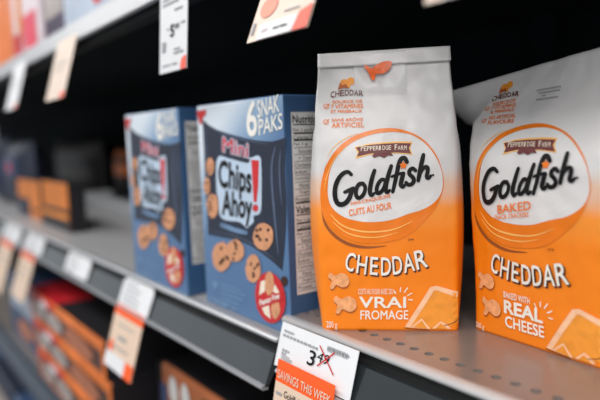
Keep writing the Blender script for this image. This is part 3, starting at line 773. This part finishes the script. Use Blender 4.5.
mat('p_orange', (228, 120, 48), 0.4, 0, 0.2, 12); mat('p_red', (196, 34, 46), 0.4, 0, 0.15, 12); mat('p_grey', (168, 158, 154), 0.35, 0, 0.25, 14)
mat('p_brown', (178, 112, 84), 0.5, 0, 0.2, 14); mat('p_dark', (26, 24, 28), 0.5, 0, 0.2, 14); mat('p_blue', (52, 74, 108), 0.45, 0, 0.25, 9)
mat('p_paleblue', (176, 188, 206), 0.45, 0, 0.1, 12); mat('p_purple', (52, 36, 68), 0.45, 0, 0.2, 12); mat('p_pinkwhite', (228, 214, 220), 0.45, 0, 0.1, 12)
mat('p_pink', (226, 70, 96), 0.45); mat('p_amber', (230, 136, 34), 0.45, 0, 0.15, 10); mat('p_navy', (30, 38, 58), 0.5, 0, 0.3, 9); mat('p_brownbox', (168, 96, 56), 0.5, 0, 0.2, 14); mat('p_white', (216, 214, 212), 0.4)
mat('p_dim', (78, 72, 70), 0.5, 0, 0.3, 12); mat('p_window', (84, 58, 52), 0.4, 0, 0.3, 10); mat('p_amber_shade', (206, 116, 30), 0.45, 0, 0.15, 10)  # the last amber has the shade on the cartons mixed into its colour
# stack of orange packs on the dark shelf
labs = ['top pack of the stacked orange and red cookie packs, bottom left', 'middle pack of the stacked orange and red cookie packs, bottom left', 'lowest pack of the stacked orange and red cookie packs, bottom left']
for k in range(3):
    z = -3.05 + 0.385*(2-k)
    carton('cookie_pack', labs[k], 'cookie pack', (-8.5+0.12*k, 1.74, z), 3.0, 0.8, 0.375, 'p_orange',
        [(0.04,0.12,0.97,0.72,'p_window','window_print',''), (0.07,0.16,0.26,0.70,'p_grey','tray_print','oval'), (0.30,0.16,0.52,0.70,'p_grey','tray_print','oval'), (0.56,0.14,0.90,0.72,'p_brown','tray_print','oval'), (0.02,0.78,0.42,0.98,'p_red','title_print',''), (0.22,0.70,0.34,0.96,'p_pinkwhite','logo_print','oval')],
        'orange cookie packs on the dark shelf', lid='p_dark', end='p_dark')
carton('cookie_carton', 'brown carton with two pale oval pictures at the bottom centre', 'box', (-4.78, 2.0, -3.05), 1.75, 1.2, 1.11, 'p_brownbox',
    [(0.0,0.62,0.07,0.84,'p_blue','blue_print',''), (0.10,0.72,0.20,0.95,'p_white','oval_print','oval'), (0.24,0.74,0.33,0.96,'p_white','oval_print','oval'), (0.46,0.2,0.98,0.94,'p_dark','dark_patch','')], lid='p_dark')  # right part of the front is darker
carton('snack_carton', 'dark carton between the orange packs and the brown carton', 'box', (-5.22, 2.15, -3.05), 0.42, 1.2, 0.95, 'p_dark', [(0.1,0.5,0.9,0.8,'p_purple','title_print','')])
# bottom shelf
for k, (x, mm, tp, lab) in enumerate(((-13.6,'p_blue','p_paleblue','blue snack box on the bottom shelf nearest the left edge'), (-11.7,'p_navy','p_grey','navy snack box on the bottom shelf beside the blue one'), (-9.8,'p_blue','p_amber','blue snack box with amber band on the bottom shelf'))):
    carton('snack_box', lab, 'box', (x, 1.62, -5.6), 1.8, 1.4, 1.75, mm, [(0.05,0.62,0.95,0.86,tp,'title_print',''), (0.3,0.15,0.8,0.5,'p_brown','picture','oval')], 'boxes on the bottom shelf')
carton('snack_box', 'blue box on the dark shelf left of the orange packs', 'box', (-10.6, 1.86, -3.05), 1.9, 1.4, 1.0, 'p_blue', [(0.1,0.5,0.9,0.8,'p_paleblue','title_print',''), (0.3,0.1,0.8,0.4,'p_brown','picture','oval')])
# cookie shelf, far left
carton('cracker_carton', 'amber and black carton at the far left of the cookie shelf', 'box', (-9.05, 2.12, -1.125), 1.35, 0.22, 0.64, 'p_amber_shade', [(0.0,0.0,1.0,0.46,'p_dark','lower_print',''),(0.0,0.26,1.0,0.36,'p_amber','band_print',''),(0.02,0.5,0.1,0.98,'p_dark','side_band','')], 'amber cartons', end='p_dark', lid='p_dark')
carton('cracker_carton', 'orange carton with navy print left of the amber and black carton', 'box', (-10.75, 2.16, -1.125), 1.45, 0.22, 0.60, 'p_amber_shade', [(0.0,0.0,0.55,0.5,'p_navy','navy_print',''),(0.7,0.2,0.95,0.3,'p_dark','band_print','')], 'amber cartons', end='p_dark', lid='p_dark')
for k, (x, y, h, lab) in enumerate(((-12.4,2.2,1.25,'navy snack pouch standing at the left edge of the cookie shelf'), (-14.2,2.2,1.35,'dark blue snack pouch farthest left on the cookie shelf'))):
    pouch_pack('snack_pouch', lab, 'pouch', (x, y, -1.125), 1.5, 0.6, h, 'p_navy', [(0.2,0.5,0.8,0.75,'p_blue','title_print'),(0.55,0.55,0.7,0.68,'p_red','logo_print')])
pouch_pack('snack_pouch', 'dim grey and brown snack pack deep in the shelf behind the amber pouch', 'pouch', (-15.6, 3.9, -1.125), 3.4, 0.5, 1.25, 'p_dark', [(0.15,0.70,0.95,0.92,'p_dim','title_print'),(0.3,0.28,0.9,0.5,'p_dim','band_print')])
pouch_pack('snack_pouch', 'dim orange snack pack in the dark just left of the blurred cookie box', 'pouch', (-11.7, 4.05, -1.125), 1.3, 0.5, 1.15, 'p_dark', [(0.3,0.45,0.9,0.65,'p_orange','band_print'),(0.3,0.75,0.9,0.85,'p_orange','title_print')])
t = thing('plastic_tray', 'low pale grey plastic tray on the shelf left of the cookie boxes', 'tray', (-11.0, 3.3, -1.125))
mat('tray_plastic', (190, 194, 198), 0.3)
finish('tray_front', add_box(bmesh.new(), 0, 2.6, 0, 0.04, 0, 0.24, 0.01), 'tray_plastic', t); finish('tray_base', add_box(bmesh.new(), 0, 2.6, 0.04, 0.55, 0, 0.03), 'tray_plastic', t)
for x in (0, 2.56): finish('tray_side', add_box(bmesh.new(), x, x+0.04, 0.04, 0.55, 0.03, 0.26), 'tray_plastic', t)
# upper shelf
carton('snack_carton', 'white carton with orange and pink print on the upper shelf, top left', 'box', (-9.1, 1.84, 1.12), 1.75, 1.0, 1.5, 'p_pinkwhite', [(0.0,0.0,0.30,0.9,'p_orange','orange_print',''),(0.45,0.1,0.6,0.75,'p_amber','picture','oval'),(0.62,0.04,0.98,0.32,'p_pink','pink_print',''),(0.30,0.02,0.55,0.22,'p_red','red_print','')])
carton('snack_carton', 'dark orange carton at the left edge of the upper shelf', 'box', (-11.2, 1.84, 1.12), 2.0, 1.0, 1.5, 'p_orange', [(0.1,0.5,0.8,0.9,'p_dark','title_print','')])
carton('snack_carton', 'dark purple carton on the upper shelf between two pale cartons', 'box', (-7.3, 1.90, 1.12), 0.85, 1.0, 1.2, 'p_purple', [(0.1,0.25,0.9,0.6,'p_grey','title_print','')])
carton('snack_carton', 'pale blue grey carton with a red dot on the upper shelf', 'box', (-6.4, 1.86, 1.12), 1.7, 1.0, 1.3, 'p_paleblue', [(0.55,0.10,0.72,0.24,'p_red','red_dot','oval'),(0.1,0.5,0.9,0.8,'p_blue','title_print','')])
